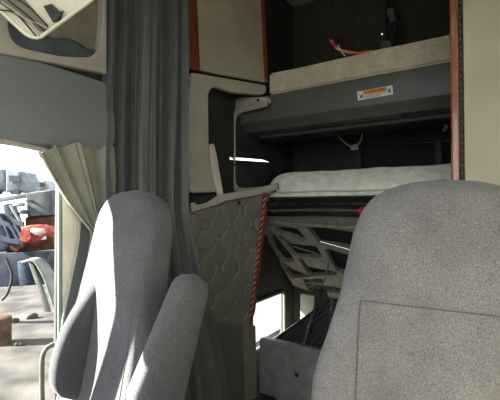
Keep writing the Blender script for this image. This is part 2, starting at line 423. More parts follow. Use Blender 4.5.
# ------------------------------------------------------------------ seats
W_TAB = [(0, .30), (.30, .305), (.45, .295), (.56, .268), (.66, .246), (.76, .234), (.84, .224), (.905, .203), (.945, .176), (.968, .143), (.985, .10), (.995, .055), (1.0, .004)]
H = .965; ZB = .50; REC = math.radians(11)
LOWW = [1.0, 1.0]
def bw(h):
    k = max(0, min(1, (.84-h/H)/.34)); return interp(h/H, W_TAB)*(1-(1-LOWW[0])*k)*LOWW[1]
def bt(h): return interp(h/H, [(0, .095), (.4, .09), (.7, .08), (.9, .072), (.955, .062), (.985, .042), (1, .004)])
def bpt(th, h):
    c, s = math.cos(th), math.sin(th); n = 4.4
    w, t = bw(h), bt(h)
    x = w*math.copysign(abs(c)**(2/n), c); y = t*math.copysign(abs(s)**(2/n), s)
    r = abs(x)/max(w, .01); low = max(0, min(1, (.80-h/H)/.35))
    if s < 0:
        y -= low*.028*max(0, (r-.45)/.55)**1.5 * (1 if r < .97 else .8)
        y -= (1-low)*.012*(1-r*r) + low*.012*math.cos(r*PI/1.1)*(r < .5)*.4
    bend = -.05*math.sin(min(1, max(0, (h/H-.35)/.65))*PI/2)*.5
    yl = y+bend
    return V((x, h*math.sin(REC)+yl*math.cos(REC), ZB+h*math.cos(REC)-yl*math.sin(REC)))
def front_pt(x, h, lift=.0):
    w = bw(h); r = max(-.999, min(.999, x/w)); n = 4.4
    c = math.copysign(abs(r)**(n/2), r); th = -math.acos(c)
    return bpt(th, h) + V((0, -lift, 0))
def backrest_mesh():
    N = 72; hs = [H*(1-(1-i/46)**1.6) for i in range(47)]; vs = []; fs = []
    for h in hs:
        for k in range(N): vs.append(bpt(2*PI*k/N, h))
    for i in range(len(hs)-1):
        for k in range(N): fs.append((i*N+k, i*N+(k+1) % N, (i+1)*N+(k+1) % N, (i+1)*N+k))
    fs += [tuple(range(N))[::-1], tuple((len(hs)-1)*N+k for k in range(N))]
    me = mesh(vs, fs); bm = bmesh.new(); bm.from_mesh(me); me = from_bm(bm)
    for p in me.polygons: p.use_smooth = True
    return me
def armrest_mesh(L=.48, wd=.045, hh=.095, bul=0):
    """padded armrest, local: pivot end at origin, long axis +z, wide along y"""
    vs = []; fs = []; N = 28; R = 24
    for i in range(R+1):
        t = i/R; z = L*t
        e = min(1, math.sqrt(max(0, 1-(1-min(t, .14)/.14)**2))*.999+.001) * min(1, math.sqrt(max(0, 1-((max(t, .84)-.84)/.16)**2.4))+.002)
        k = 1.28-.52*t
        for j in range(N):
            a = 2*PI*j/N; c, s = math.cos(a), math.sin(a)
            y = hh*k*e*math.copysign(abs(s)**.7, s)
            if bul: y = y*(.72+.55*math.sin(PI*min(1, t*1.15+.12)))*(1-.12*t) - bul*math.sin(PI*t)
            vs.append((wd*e**.6*math.copysign(abs(c)**.6, c), y, z))
    for i in range(R):
        for j in range(N): fs.append((i*N+j, i*N+(j+1) % N, (i+1)*N+(j+1) % N, (i+1)*N+j))
    fs += [tuple(range(N))[::-1], tuple(R*N+j for j in range(N))]
    me = mesh(vs, fs)
    for p in me.polygons: p.use_smooth = True
    return me
def cushion_mesh():
    def top(u, v): pass
    return box((-.26, -.50, .36), (.26, .03, .52), .05, 5)
def make_seat(loc, rz, label, arm_tilt, arm_p, hs=.66, cloth='seat'):
    r = thing('truck_seat', loc, label, 'seat', 'cab seats'); del r['group']
    r.rotation_euler = (0, 0, rz)
    link('backrest', backrest_mesh(), cloth, r, local=True)
    # stitched centre panel of the backrest
    hx = [.185*math.sin(PI/2*k/10) for k in range(-10, 11)]
    pts = [front_pt(x, hs*H, .001) for x in [(-.185+.37*k/24) for k in range(25)]]
    link('cross_seam', tube(pts, .0014, 6), 'seam', r, local=True)
    for s in (-1, 1):
        pts = [front_pt(s*(.185+.015*(hs-h)), h*H, .001) for h in [hs-(hs-.04)*k/24 for k in range(25)]]
        link('side_seam', tube(pts, .0016, 6), 'seam', r, local=True)
    link('seat_cushion', cushion_mesh(), cloth, r, local=True)
    link('seat_pan', box((-.24, -.46, .28), (.24, .02, .365), .02), 'shell', r, local=True)
    link('pedestal', join(box((-.17, -.38, .0), (.17, -.02, .05), .01), box((-.13, -.33, .04), (.13, -.07, .29), .02)), 'shell', r, local=True)
    for s in (-1, 1):
        a = link('armrest', armrest_mesh(.60, .045, .094, .035) if s < 0 and arm_tilt > 0 else armrest_mesh(), 'arm_shade' if s < 0 else cloth, r, local=True)
        lf = s < 0 and arm_tilt > 0
        a.location = (-.095 if lf else s*.335, arm_p[0]-(.005 if lf else 0), arm_p[1]-(.08 if lf else 0)); a.rotation_euler = (-arm_tilt+(math.radians(8) if lf else 0), 0, 0)
    return r
LOWW[:] = [.86, .89]
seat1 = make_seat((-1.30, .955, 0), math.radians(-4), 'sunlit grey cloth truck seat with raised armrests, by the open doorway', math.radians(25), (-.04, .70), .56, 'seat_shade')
LOWW[:] = [1.05, 1.0]
seat2 = make_seat((-.115, .97, 0), math.radians(4), 'large grey cloth truck seat back in the right foreground', math.radians(-88), (.04, .72))

# ------------------------------------------------------------------ left side of the sleeper
PA = Plane((-1.665, 1.93, 0), (V((-1.50, 2.44, 0))-V((-1.665, 1.93, 0))).cross(zz))
cab = thing('wall_cabinet', PA.at(230, 75), 'tan upper wall cabinet edged with red wood strips, left of the top bunk', 'cabinet')
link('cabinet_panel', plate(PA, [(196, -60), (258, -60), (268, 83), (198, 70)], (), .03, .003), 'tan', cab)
link('wood_strip', plate(PA.off(.012), [(183, -60), (195, -60), (200.5, 70.5), (190, 69)], (), .03, .006), 'wood', cab)
link('wood_strip', plate(PA.off(.006), [(258, -60), (262, -60), (268.5, 83), (265, 82)], (), .03, .002), 'wood', cab)

cub = thing('cubby_surround', PA.at(205, 195), 'cream moulded cubby surround with tall post and angled fin, below the tan wall cabinet', 'cubby')
o_ = round_poly([(191, 72), (266, 85), (267, 92), (262, 95), (232, 92), (214, 86), (208.5, 92), (209, 150), (217, 192), (190, 193), (187, 130)], [3, 3, 3, 6, 4, 8, 10, 10, 2, 4, 0])
link('post_frame', plate(PA, o_, (), .045, .008), 'cream', cub)
link('recess_liner', plate(PY(2.452), [(196, 76), (232, 84), (233, 200), (200, 200)], (), .008), 'beige', cub)
link('fin', plate(PA.off(.0), round_poly([(209, 145), (214, 143), (217, 155), (224, 196), (220, 198), (213, 180)], [3, 3, 3, 1, 1, 4]), (), .03, .005), 'ivory', cub)
PB = PY(2.44)
link('upper_bracket', plate(PB, round_poly([(226, 107), (240, 97), (268, 97), (271, 103), (246, 108), (237, 116), (228, 120)], 3), (), .02, .003), 'cream', cub)
fr = spline([PB.off(.01).at(*p) for p in ((268, 103), (252, 107), (240, 110), (235, 115), (233, 124), (233, 150), (233, 176), (235, 186), (241, 191), (262, 190), (278, 186))], 6)
link('opening_rim', tube(fr, .014, 10, flat=1.8), 'beige', cub)
link('lower_ledge', plate(PA.off(.036), [(191, 203), (214, 197), (224, 194), (262, 188), (277, 184), (278, 189), (262, 194), (226, 201), (216, 205), (192, 212)], (), .016, .003), 'cream', cub)
link('shadow_gap', plate(PA.off(.046), round_poly([(193, 200), (198, 196), (216, 195), (214, 198), (206, 203), (197, 205)], 2), (), .009, .002), 'black', cub)
for p in ((203, 200), (226, 99), (258, 100), (239, 203), (275, 191)):
    pc = (PA.off(.03) if p[1] > 150 else PB.off(.006)).at(*p)
    bm = bmesh.new(); bmesh.ops.create_icosphere(bm, subdivisions=2, radius=.012)
    me = from_bm(bm); me.transform(Matrix.Translation(pc)); link('clip', auto_smooth(me, 80), 'black', cub)

# quilted panel: octagons and squares pressed into vinyl
qp = thing('quilted_panel', PA.at(235, 326), 'grey olive quilted vinyl side panel with red laced edge strip, below the cubby', 'panel')
QL = [(188, 205), (186, 300), (196, 326)]; 
def qcorner(u, v):
    l = (189+12*v, 207+115*v); r = (264-12.5*v, 194+132*v)
    return (l[0]+(r[0]-l[0])*u, l[1]+(r[1]-l[1])*u)
ep = (V((-1.50, 2.44, 0))-V((-1.665, 1.93, 0))).normalized()
def quilt(u, v):
    p = PA.at(*qcorner(u, v)); a = (p-V((-1.665, 1.93, 0))).dot(ep); b = p.z
    c = .098
    x, y = a/c+.33, b/c+.1
    best = 9
    for i in range(int(math.floor(x))-1, int(math.floor(x))+3):
        for j in range(int(math.floor(y))-1, int(math.floor(y))+3):
            if (i+j) % 2 == 0:
                dx, dy = x-i, y-j
                if abs(dx)+abs(dy) <= 1.001:
                    m_ = max(abs(dx), abs(dy)); d1 = abs(m_-.27)
                    d2 = min(abs(dx-dy), abs(dx+dy))/1.414 if m_ > .27 else 9
                    best = min(best, d1, d2)
    puff = 1-math.exp(-(best*c/.006)**1.4)
    edge = min(1, min(u, 1-u, v, 1-v)*22)
    return p + PA.n*(.012*puff*edge)
link('quilted_vinyl', grid(quilt, 150, 170, .003), 'quilt', qp)
link('edge_strip', plate(PA.off(.02), [(263, 198), (270, 194), (258, 290), (255.5, 312), (250, 326), (249.5, 312)], (), .02, .004), 'wood', qp)
lm = []
for k in range(19):
    t = k/18; x = 264.5-14*t; y = 199+116*t
    lm.append(tube([PA.off(.028).at(x-1.2, y+1.6), PA.off(.032).at(x+.2, y), PA.off(.026).at(x+1.6, y-1.8)], .003, 6))
for q in lm: link('lace_stitch', q, 'lace', qp)
link('lower_panel', plate(PA.off(-.004), [(200, 322), (246, 325), (247, 440), (205, 440)], (), .02, .003), 'greypanel', qp)
link('lower_edge_trim', plate(PA.off(.012), [(243, 323), (256, 326), (258, 440), (246, 440)], (), .03, .006), 'quilt', qp)

# ------------------------------------------------------------------ right wardrobe
YW = 2.0; PW = PY(YW)
xw = PW.at(461, 100).x
wd = thing('wardrobe_cabinet', (xw+.3, YW, 0), 'tall light tan wardrobe cabinet at the right edge, behind the large seat', 'cabinet')
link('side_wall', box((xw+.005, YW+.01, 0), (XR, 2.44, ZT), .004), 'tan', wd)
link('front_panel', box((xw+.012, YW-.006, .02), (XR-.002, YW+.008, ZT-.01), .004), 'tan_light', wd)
w0 = PW.at(450.5, 100).x; w1 = PW.at(460, 100).x
bmw = []
link('wood_post', box((w0, YW-.014, .02), (w1, YW+.05, ZT-.01), .011, 5), 'wood_light', wd)
z0 = PW.at(461.5, 183).z; 
link('seal_strip', box((w1, YW-.012, .02), (w1+.013, YW+.004, ZT-.01), .003), 'black', wd)
dots = [box((w1+.004, YW-.0145, z), (w1+.009, YW-.011, z+.006)) for z in [1.40+.034*k for k in range(45)]]
for q in dots: link('seal_stud', q, 'olive', wd)

# ------------------------------------------------------------------ upper bunk
XB0, XB1 = -1.715, XR-.02
YU = 2.5
ub = thing('upper_bunk', ((XB0+XB1)/2, 2.95, 1.95), 'charcoal vinyl upper bunk platform with a warning sticker', 'bunk')
def bunkprof():
    return [(YU+.01, 2.236), (YU-.005, 2.225), (YU-.008, 2.20), (YU-.008, 2.07), (YU-.002, 2.045), (YU+.02, 2.025), (YU+.04, 2.018), (YU+.05, 2.008), (YU+.075, 1.985), (YU+.20, 1.965), (3.425, 2.11), (3.425, 2.236)]
pf = bunkprof(); vs = []; fs = []; n = len(pf)
xs = [XB0+(XB1-XB0)*i/12 for i in range(13)]
for x in xs:
    for y, z in pf: vs.append((x, y, z))
for i in range(12):
    for k in range(n): fs.append((i*n+k, i*n+(k+1) % n, (i+1)*n+(k+1) % n, (i+1)*n+k))
fs += [tuple(range(n)), tuple(12*n+k for k in range(n))[::-1]]
bm = bmesh.new(); bm.from_mesh(mesh(vs, fs)); link('platform', auto_smooth(from_bm(bm), 30), 'bunk', ub)
PU = PY(YU)
def upY(y): return PY(y)
# board under the platform and its edge batten
link('underside_board', box((XB0+.02, YU+.22, 1.950), (XB1-.6, YU+.44, 1.985), .01), 'bunk_under', ub)
link('edge_batten', tube([(XB0+.1, YU+.16, 1.955), (XB1-.2, YU+.16, 1.955)], .016, 8), 'bunk_under', ub)
for px_, py_ in ((404, 115), (262, 101)):
    pc = PY(YU+.05).at(px_, py_)
    bm = bmesh.new(); bmesh.ops.create_icosphere(bm, subdivisions=2, radius=.014); me = from_bm(bm); me.transform(Matrix.Translation(pc)); link('knob', auto_smooth(me, 80), 'black', ub)
# warning sticker
PL = PY(YU-.0085)
lab = link('warning_sticker', plate(PL, [(357, 91.8), (392.3, 85.2), (393.2, 94.2), (358, 100.6)], (), .0015), 'white', ub)
lab['label'] = 'white and orange warning sticker'
def sub(name, pts, m): 
    o = link(name, plate(PL.off(.0012), pts, (), .001), m, lab); return o
def lp(u, v):
    a = (357+35.3*u, 91.8-6.6*u); b = (358+35.2*u, 100.6-6.4*u)
    return (a[0]+(b[0]-a[0])*v, a[1]+(b[1]-a[1])*v)
def quad(u0, v0, u1, v1): return [lp(u0, v0), lp(u1, v0), lp(u1, v1), lp(u0, v1)]
sub('header_band', quad(.21, .06, .79, .48), 'orange')
sub('divider', quad(.195, .05, .205, .95), 'ink'); sub('divider', quad(.795, .05, .805, .95), 'ink')
for k, v in enumerate((.56, .70, .84)): sub('text_line', quad(.23, v, .77-.08*k, v+.05), 'belt')
sub('pictogram', [lp(.04, .25), lp(.10, .55), lp(.16, .2), lp(.14, .62), lp(.16, .9), lp(.10, .7), lp(.04, .9), lp(.08, .58)], 'ink')
sub('pictogram', [lp(.84, .12), lp(.90, .45), lp(.96, .15), lp(.93, .55), lp(.96, .85), lp(.90, .65), lp(.83, .85), lp(.88, .5)], 'ink')
fc = bpy.data.curves.new('t', 'FONT'); fc.body = 'WARNING'; fc.size = .032; fc.extrude = .0004; fc.align_x = 'CENTER'; fc.align_y = 'CENTER'
fo = bpy.data.objects.new('t', fc); COL.objects.link(fo); dg = bpy.context.evaluated_depsgraph_get(); dg.update()
me = bpy.data.meshes.new_from_object(fo.evaluated_get(dg)); bpy.data.objects.remove(fo)
c = PL.off(.0016).at(*lp(.5, .27)); m4 = Matrix(((1, 0, 0, 0), (0, 0, -1, 0), (0, 1, 0, 0), (0, 0, 0, 1))); m4.translation = c; me.transform(m4)
link('lettering', me, 'ink', lab)

# upper mattress
def soft_box(lo, hi, bev, wob, seg=5, cuts=24, fn=None):
    bm = bmesh.new(); bmesh.ops.create_cube(bm, size=1); lo, hi = V(lo), V(hi)
    for v in bm.verts: v.co = V([(lo[i]+hi[i])/2 + v.co[i]*(hi[i]-lo[i]) for i in range(3)])
    ed = [e for e in bm.edges if abs((e.verts[0].co-e.verts[1].co).x) > .1]
    bmesh.ops.subdivide_edges(bm, edges=ed, cuts=cuts)
    bmesh.ops.bevel(bm, geom=[e for e in bm.edges if len(e.link_faces) == 2 and e.calc_face_angle(0) > .5], offset=bev, segments=seg, affect='EDGES')
    for v in bm.verts:
        x, y, z = v.co
        v.co.z += wob*(math.sin(x*7)+.6*math.sin(x*17+y*5))
        if fn: v.co = fn(v.co)
    return auto_smooth(from_bm(bm), 60)
me = soft_box((PU.at(268, 85).x, YU+.012, 2.240), (XB1-.02, 3.43, 2.402), .014, .0022)
um = tag(link('mattress', me, 'mattress'), 'beige woven mattress on the upper bunk', 'mattress')

# upper rear: wires, strap
PR = PY(3.0)
def on_um(px, py): return PY(2.58).at(px, py+1)
wt = thing('wire_bundle', on_um(345, 50), 'loose bundle of red, orange and white wires lying on the upper mattress', 'wires')
link('wire', tube(spline([on_um(*p) for p in ((331, 40), (334, 44), (338, 48), (346, 51), (356, 52), (366, 52))], 6), .008, 8), 'whitewire', wt)
link('wire', tube(spline([on_um(*p) for p in ((330, 39), (333, 43), (337, 47))], 5), .009, 8), 'red', wt)
link('wire', tube(spline([PY(2.57).at(p[0], p[1]) for p in ((340, 50), (348, 51.5), (358, 53), (372, 51))], 6), .008, 8), 'orangewire', wt)
link('wire', tube(spline([PY(2.56).at(*p) for p in ((338, 45), (341, 51), (345, 56))], 6), .004, 8), 'whitewire', wt)
link('plug', tube(spline([PY(2.60).at(*p) for p in ((337, 38), (340, 41), (342, 49))], 5), .016, 8), 'black', wt)
st = thing('restraint_strap', PY(3.3).at(392, 50), 'wide black restraint strap with worn white patch, hanging above the upper mattress', 'strap')
sp_ = [PY(3.34).at(*p) for p in ((391, -26), (391, 10), (391, 30), (391, 80))]
link('webbing', ribbon(spline(sp_, 5), .085, .01, (1, 0, 0)), 'blackgloss', st)
link('worn_patch', ribbon([PY(3.33).at(390, 8), PY(3.33).at(391, 16), PY(3.33).at(393, 22)], .05, .004, (1, 0, 0)), 'galv', st)
link('side_strap', ribbon([PY(3.30).at(396, 10), PY(3.30).at(401, 30), PY(3.30).at(402, 48)], .04, .008, (1, 0, 0)), 'net', st)
link('buckle', plate(PY(3.28), round_poly([(381, 42), (390, 40), (391, 49), (381, 51)], 1.5), (), .02, .003), 'galv', st)
link('rivet', tube([PY(3.33).at(382, 34), PY(3.31).at(382, 34)], .008, 8), 'chrome', st)
for px_ in (333, 351):
    pass

# rear lining panels above upper bunk
for a, b in ((268, 331), (335, 352), (354, 470)):
    p0 = PY(YB-.012).at(a, 0); p1 = PY(YB-.012).at(b, 0)
    o = struct(link('trim_%d' % (6+[268, 335, 354].index(a)), box((max(XL, p0.x), YB-.02, 2.30), (min(XR, p1.x), YB-.001, ZT-.02), .008), 'olivedark'))

# ------------------------------------------------------------------ lower compartment rear: pockets, straps
PRr = PY(YB-.03)
struct(link('trim_9', box((XL, YB-.02, .65), (XR, YB-.001, 2.25)), 'dark'))
lo_z = PRr.at(350, 180).z
pk = thing('storage_net', PRr.at(390, 170), 'black net storage pocket across the dark rear wall, above the lower mattress', 'net')
def netfn(u, v):
    p = PY(YB-.024-.04*math.sin(PI*v)*math.sin(PI*u)).at(356+94*u, 147-6*u+(38)*v); return p
link('net_cloth', grid(netfn, 40, 10, .004), 'net', pk)
link('elastic_hem', tube([V(netfn(k/30, 0)) for k in range(31)], .010, 8), 'blackgloss', pk)
def strap(px0, y0, y1, label):
    t = thing('tether_strap', PY(3.33).at(px0, y1), label, 'strap', 'tether straps on the rear wall'); del t['group']
    link('webbing', ribbon([PY(3.34).at(px0, y0), PY(3.32).at(px0+.5, (y0+y1)/2), PY(3.33).at(px0+.5, y1)], .045, .006, (1, 0, 0)), 'black', t)
    return t
t = strap(358, 146, 182, 'black tether strap with small pale buckle, at the middle of the rear wall')
link('buckle', plate(PY(3.30), round_poly([(350, 145.5), (357, 143.5), (358.5, 149), (351, 150.5)], 1), (), .015, .002), 'lace', t)
link('cord', tube(spline([PY(3.3).at(*p) for p in ((338, 136), (343, 141), (350, 146), (356, 146), (361, 140), (362, 132))], 6), .007, 8), 'lace', t)
t = strap(438, 137, 182, 'black tether strap with cream hook, on the rear wall next to the wood post')
link('hook', tube(spline([PY(3.28).at(*p) for p in ((436, 125), (440, 123), (445, 124), (446, 128), (443, 131))], 6), .015, 8), 'lace', t)

# dark left end of sleeper: shelf with bright edge
sh = thing('side_shelf', PX(XL+.02).at(250, 180), 'dark moulded shelf under a thin bright slot of daylight, left of the lower mattress', 'shelf')
pe = PX(XL+.035)
link('shelf_panel', plate(pe, round_poly([(238, 164), (268, 166), (275, 172), (277, 200), (238, 205)], [1, 8, 8, 2, 2]), (), .03, .008), 'dark', sh)
link('shelf_lip', plate(pe.off(.004), [(237, 163), (271, 164.5), (271, 167), (237, 166)], (), .03, .003), 'dark', sh)

# ------------------------------------------------------------------ lower bunk, tipped up on its rear hinge
TH = math.radians(47); YP, ZP = 2.50, 1.42      # front lip of the raised panel
sd = V((0, math.cos(TH), -math.sin(TH)))         # down the slope, rearwards
nd = V((0, -math.sin(TH), -math.cos(TH)))        # out of the underside, towards the camera
PP = Plane((0, YP, ZP), nd)
XP0, XP1 = PP.at(256, 215).x, .12
LN = 1.08
lb = thing('lower_bunk', ((XP0+XP1)/2, YP+sd.y*LN, ZP+sd.z*LN), 'dark moulded lower bunk base tipped up, its lattice underside showing', 'bunk')
def slab(a0, a1, s0, s1, t0, t1, bev=.008):
    """box in panel axes: a across, s down the slope, t out of the underside"""
    me = box((a0, s0, t0), (a1, s1, t1), bev)
    m4 = Matrix((V((1, 0, 0)), sd, nd)).transposed().to_4x4(); m4.translation = V((0, YP, ZP)); me.transform(m4)
    bm = bmesh.new(); bm.from_mesh(me); return auto_smooth(from_bm(bm), 50)
link('backing_board', slab(XP0, XP1, .0, LN, -.07, -.048), 'backing', lb)
link('front_rail', slab(XP0, XP1, -.012, .045, -.05, .030, .012), 'blackgloss', lb)
link('second_rail', slab(XP0, XP1, .085, .13, -.03, .02, .010), 'blackgloss', lb)
def cz(x, y): return (255+x/4, 195+y/4)
holes = [
 [(80, 128), (160, 140), (200, 175), (178, 180), (112, 158)],
 [(215, 130), (230, 128), (380, 150), (400, 190), (378, 212), (262, 190)],
 [(97, 168), (112, 166), (150, 198), (236, 206), (262, 243), (250, 248), (165, 240)],
 [(62, 150), (82, 165), (140, 235), (156, 260), (112, 260), (62, 196)],
 [(105, 276), (120, 272), (155, 300), (212, 316), (212, 326), (150, 326)],
 [(178, 258), (192, 256), (222, 288), (318, 306), (318, 318), (222, 318)],
 [(284, 224), (300, 222), (385, 250), (400, 300), (350, 306), (330, 296)],
 [(198, 340), (220, 342), (226, 350), (208, 350)],
 [(236, 338), (262, 340), (268, 352), (244, 350)],
 [(206, 360), (236, 362), (224, 382)],
 [(420, 140), (470, 150), (470, 290), (430, 240)],
 [(500, 150), (600, 165), (620, 300), (520, 290)],
]
def grow(h, k):
    cx = sum(p[0] for p in h)/len(h); cy = sum(p[1] for p in h)/len(h); out = []
    for x, y in h:
        d = max(1e-6, math.hypot(x-cx, y-cy)); out.append((x+(x-cx)/d*k, y+(y-cy)/d*k))
    return out
hp = [round_poly([cz(*p) for p in grow(h, 9)], 1.6, 4) for h in holes]
def PPx(x, s): return V((x, YP, ZP)) + sd*s
def pxof(p):
    d = p-CAM; k = d.dot(fw); return (250+F*d.dot(rt)/k, 200-F*d.dot(up)/k)
outl = [pxof(PPx(XP0, .075)), pxof(PPx(XP1, .075)), pxof(PPx(XP1, LN-.03)), pxof(PPx(XP0+.02, LN-.05)), pxof(PPx(XP0, .55))]
link('lattice_panel', plate(PP, outl, hp, .045, .002), 'ribplastic', lb)
for a in ([(64, 108), (150, 118), (400, 132), (500, 140)],):
    link('rib', tube([PP.off(.008).at(*cz(*p)) for p in a], .012, 8), 'ribplastic', lb)
link('cross_bar', tube([PP.off(.008).at(*cz(262, 186)), PP.off(.008).at(*cz(390, 222))], .008, 8), 'steel', lb)
link('cross_bar', tube([PP.off(-.015).at(*cz(120, 145)), PP.off(-.015).at(*cz(200, 172))], .006, 8), 'galv', lb)
link('cross_bar', tube([PP.off(-.018).at(*cz(150, 205)), PP.off(-.018).at(*cz(250, 235))], .005, 8), 'ribplastic', lb)
link('hinge_bracket', slab(XP0+.35, XP0+.9, LN-.06, LN+.03, -.05, .03, .01), 'ribplastic', lb)

# mattress lying on the tipped base
XM0 = PY(YP).at(257, 185).x
def mfn(co):
    x, s, t = co
    return V((x, YP, ZP)) + sd*s + nd*t
bm = bmesh.new()
def mat2(u, v): pass
def mattress2():
    nx, ns = 60, 50; prof2 = []
    T = .285
    # closed profile in (s,t): underside near t=-.074, top at t=-.074-T ; rounded front nose
    R = .07
    prof2 = [(.86, -.074), (.5, -.074), (.03, -.074)]
    for k in range(1, 9): a = PI/2*k/9; prof2.append((.03-R*.9*math.sin(a), -.074-R*(1-math.cos(a))))
    prof2 += [(.03-R*.92, -.074-T*.5)]
    for k in range(1, 9): a = PI/2*k/9; prof2.append((.03-R*.9*math.cos(a), -.074-T+R*(1-math.sin(a))))
    prof2 += [(.03, -.074-T), (.5, -.074-T), (.86, -.074-T)]
    n = len(prof2); vs = []; fs = []
    xs = [XM0+(.36-XM0)*i/nx for i in range(nx+1)]
    for i, x in enumerate(xs):
        e = min(1, (x-XM0+.004)/.13); e = math.sqrt(max(0, 1-(1-e)**2))
        e2 = min(1, (.364-x)/.1); e = e*math.sqrt(max(0, 1-(1-e2)**2))
        for s, t in prof2:
            tt = -.074-(-.074-t)*(.45+.55*e) if t < -.0741 else t
            ss = s if s > .1 else .1+(s-.1)*(.4+.6*e)
            tt += (.004*math.sin(x*11+s*3) + .003*math.sin(x*29)) * (1 if t < -.1 else 0)
            vs.append(mfn((x, ss, tt)))
    for i in range(nx):
        for k in range(n): fs.append((i*n+k, i*n+(k+1) % n, (i+1)*n+(k+1) % n, (i+1)*n+k))
    fs += [tuple(range(n)), tuple(nx*n+k for k in range(n))[::-1]]
    b2 = bmesh.new(); b2.from_mesh(mesh(vs, fs)); return auto_smooth(from_bm(b2), 55)
mt = thing('mattress', V((-.6, YP+.3, 1.2)), 'ivory quilted mattress on the tipped-up lower bunk base', 'mattress')
link('ticking', mattress2(), 'mattress2', mt)
link('piping', tube([mfn((XM0+.10+(.2-XM0)*k/20, -.028, -.085+.003*math.sin(k))) for k in range(21)], .006, 8), 'ivory', mt)

# red latch tab by the seat
tb = PP.off(.03).at(362, 211)
tag(link('latch_tab', plate(PP.off(.05), round_poly([(357, 210), (364, 207), (367, 212), (360, 214)], 1.2), (), .012, .002), 'red'), 'small red latch tab under the lower mattress, beside the large seat', 'latch')

# ------------------------------------------------------------------ storage under the bunk
YS = 2.47; PS = PY(YS); zt = .40
bx = thing('storage_box', (-.8, 2.7, 0), 'grey plastic under-bunk storage box front with a bolt', 'storage box')
xb0 = PS.at(259, 345).x; xb1 = -.205
link('front_wall', box((xb0, YS, .0), (xb1, YS+.03, zt), .012, 4), 'boxgrey', bx)
link('top_lip', box((xb0, YS+.005, zt-.03), (xb1, YS+.07, zt+.006), .012, 4), 'boxgrey', bx)
link('raised_panel', plate(PS.off(.012), round_poly([(274, 361), (320, 369), (318, 420), (276, 420)], 3), (), .014, .004), 'boxgrey', bx)
bc = PS.off(.012).at(297, 374.5)
bm = bmesh.new(); bmesh.ops.create_cone(bm, segments=6, radius1=.018, radius2=.016, depth=.016, cap_ends=True)
me = from_bm(bm); me.transform(Matrix.Translation(bc) @ Matrix.Rotation(PI/2, 4, 'X')); 
link('bolt', join(me, tube([bc+V((0, .008, 0)), bc+V((0, .002, 0))], .026, 14)), 'steel', bx)

link('base_tray', box((xb0, YS+.075, 0), (xb1, 3.15, .235), .01), 'boxgrey', bx)
# luggage door frame on the left wall (through which the light falls in)
struct(link('door_1', tube([V(p)+V((.012, 0, 0)) for p in lug_hole], .012, 8, True), 'pocket'))

# corrugated black mat leaning in the storage bay
a_, b_, c_, d_ = (268, 346), (330, 296), (329, 344), (322, 366)
def matf(u, v):
    # u across the ribs, v along them
    q0 = (264+(321-264)*u*1.0, 345+(17)*u); q1 = (331-1.5*u, 297+44*u)
    px_ = q0[0]+(q1[0]-q0[0])*v; py_ = q0[1]+(q1[1]-q0[1])*v
    y = 2.66+.20*v
    p = PY(y).at(px_, py_)
    s = math.sin(u*2*PI*8)
    return p + V((0, -.018*math.copysign(abs(s)**.6, s), 0))
rm = thing('ribbed_mat', PY(2.6).at(300, 355), 'black ribbed rubber mat leaning in the storage bay under the lower bunk', 'mat')
link('ribbed_sheet', grid(matf, 120, 10, .006), 'ribrubber', rm)
link('rim', tube([matf(k/20, 1) for k in range(21)], .01, 8), 'galv', rm)

# gas struts
def rod(name, a, b, r1, r2, label, m1='blackgloss'):
    t = thing(name, b, label, 'gas strut'); a, b = V(a), V(b); m = a.lerp(b, .32)
    link('cylinder', tube([m, b], r1, 10), m1, t); link('piston_rod', tube([a, m], r2, 8), 'galv', t)
    bm = bmesh.new(); bmesh.ops.create_icosphere(bm, subdivisions=2, radius=.020); me = from_bm(bm); me.transform(Matrix.Translation(a)); link('ball_joint', auto_smooth(me, 80), 'galv', t)
    return t
rod('gas_strut', PP.off(.04).at(330, 261), PY(2.57).at(303, 348), .013, .007, 'black gas strut propping up the lower bunk base')
tag(link('support_post', box((PY(3.2).at(300, 300).x, 3.2, .0), (PY(3.2).at(314, 300).x, 3.26, .60), .01), 'cream'), 'pale upright post at the back of the storage bay', 'post')
tag(link('pipe', tube(spline([PY(3.05).at(*p) for p in ((331, 300), (334, 312), (336, 330), (336, 346))], 5), .022, 10), 'galv'), 'grey upright pipe at the right of the storage bay, beside the large seat', 'pipe')

# ------------------------------------------------------------------ salvage yard outside
struct(link('ground', box((-60, -40, -1.35), (30, 45, -1.2)), 'ground'))
P9 = PD(8.5); 
ch = thing('salvage_truck_chassis', P9.at(20, 330), 'stripped truck chassis with dark blue grey frame rail, outside the doorway', 'truck chassis')
def pd(name, d, pts, thick, m, parent, bev=.02, holes=()): return link(name, plate(PD(d), pts, holes, thick, bev), m, parent)
pd('frame_rail', 8.5, [(-60, 256), (70, 250), (70, 283), (-60, 291)], .14, 'railsteel', ch, .02)
pd('upper_rail', 8.9, [(-60, 207), (58, 188), (58, 192), (-60, 212)], .1, 'skyblue', ch, .01)
pd('lower_deck', 8.8, [(6, 243), (70, 238), (70, 248), (6, 254)], .5, 'rust', ch, .02)
pd('side_box', 8.7, round_poly([(26, 193), (51, 190), (53, 215), (27, 217)], 1), .5, 'yardgrey', ch, .02)
pd('rusty_tank', 8.8, round_poly([(24, 217), (51, 215), (51, 231), (25, 234)], 3), .5, 'rust', ch, .05)
pd('blue_arm', 8.6, round_poly([(2, 204), (8, 203), (19, 232), (16, 240), (8, 236)], 2), .3, 'bluesteel', ch, .03)
pd('strut_plate', 8.5, round_poly([(-8, 212), (1, 214), (9, 246), (3, 252), (-8, 252)], 1), .3, 'railsteel', ch, .02)
for a in ([(-4, 214), (4, 224), (10, 240)], [(0, 222), (10, 226), (18, 240)], [(8, 214), (16, 222), (24, 224)], [(14, 224), (20, 234), (22, 244)], [(-4, 236), (8, 240), (20, 242)]):
    link('bracket', ribbon(spline([PD(8.45).at(*p) for p in a], 4), .10, .05, up), 'bluesteel' if a[0][0] < 1 else 'yardgrey', ch)
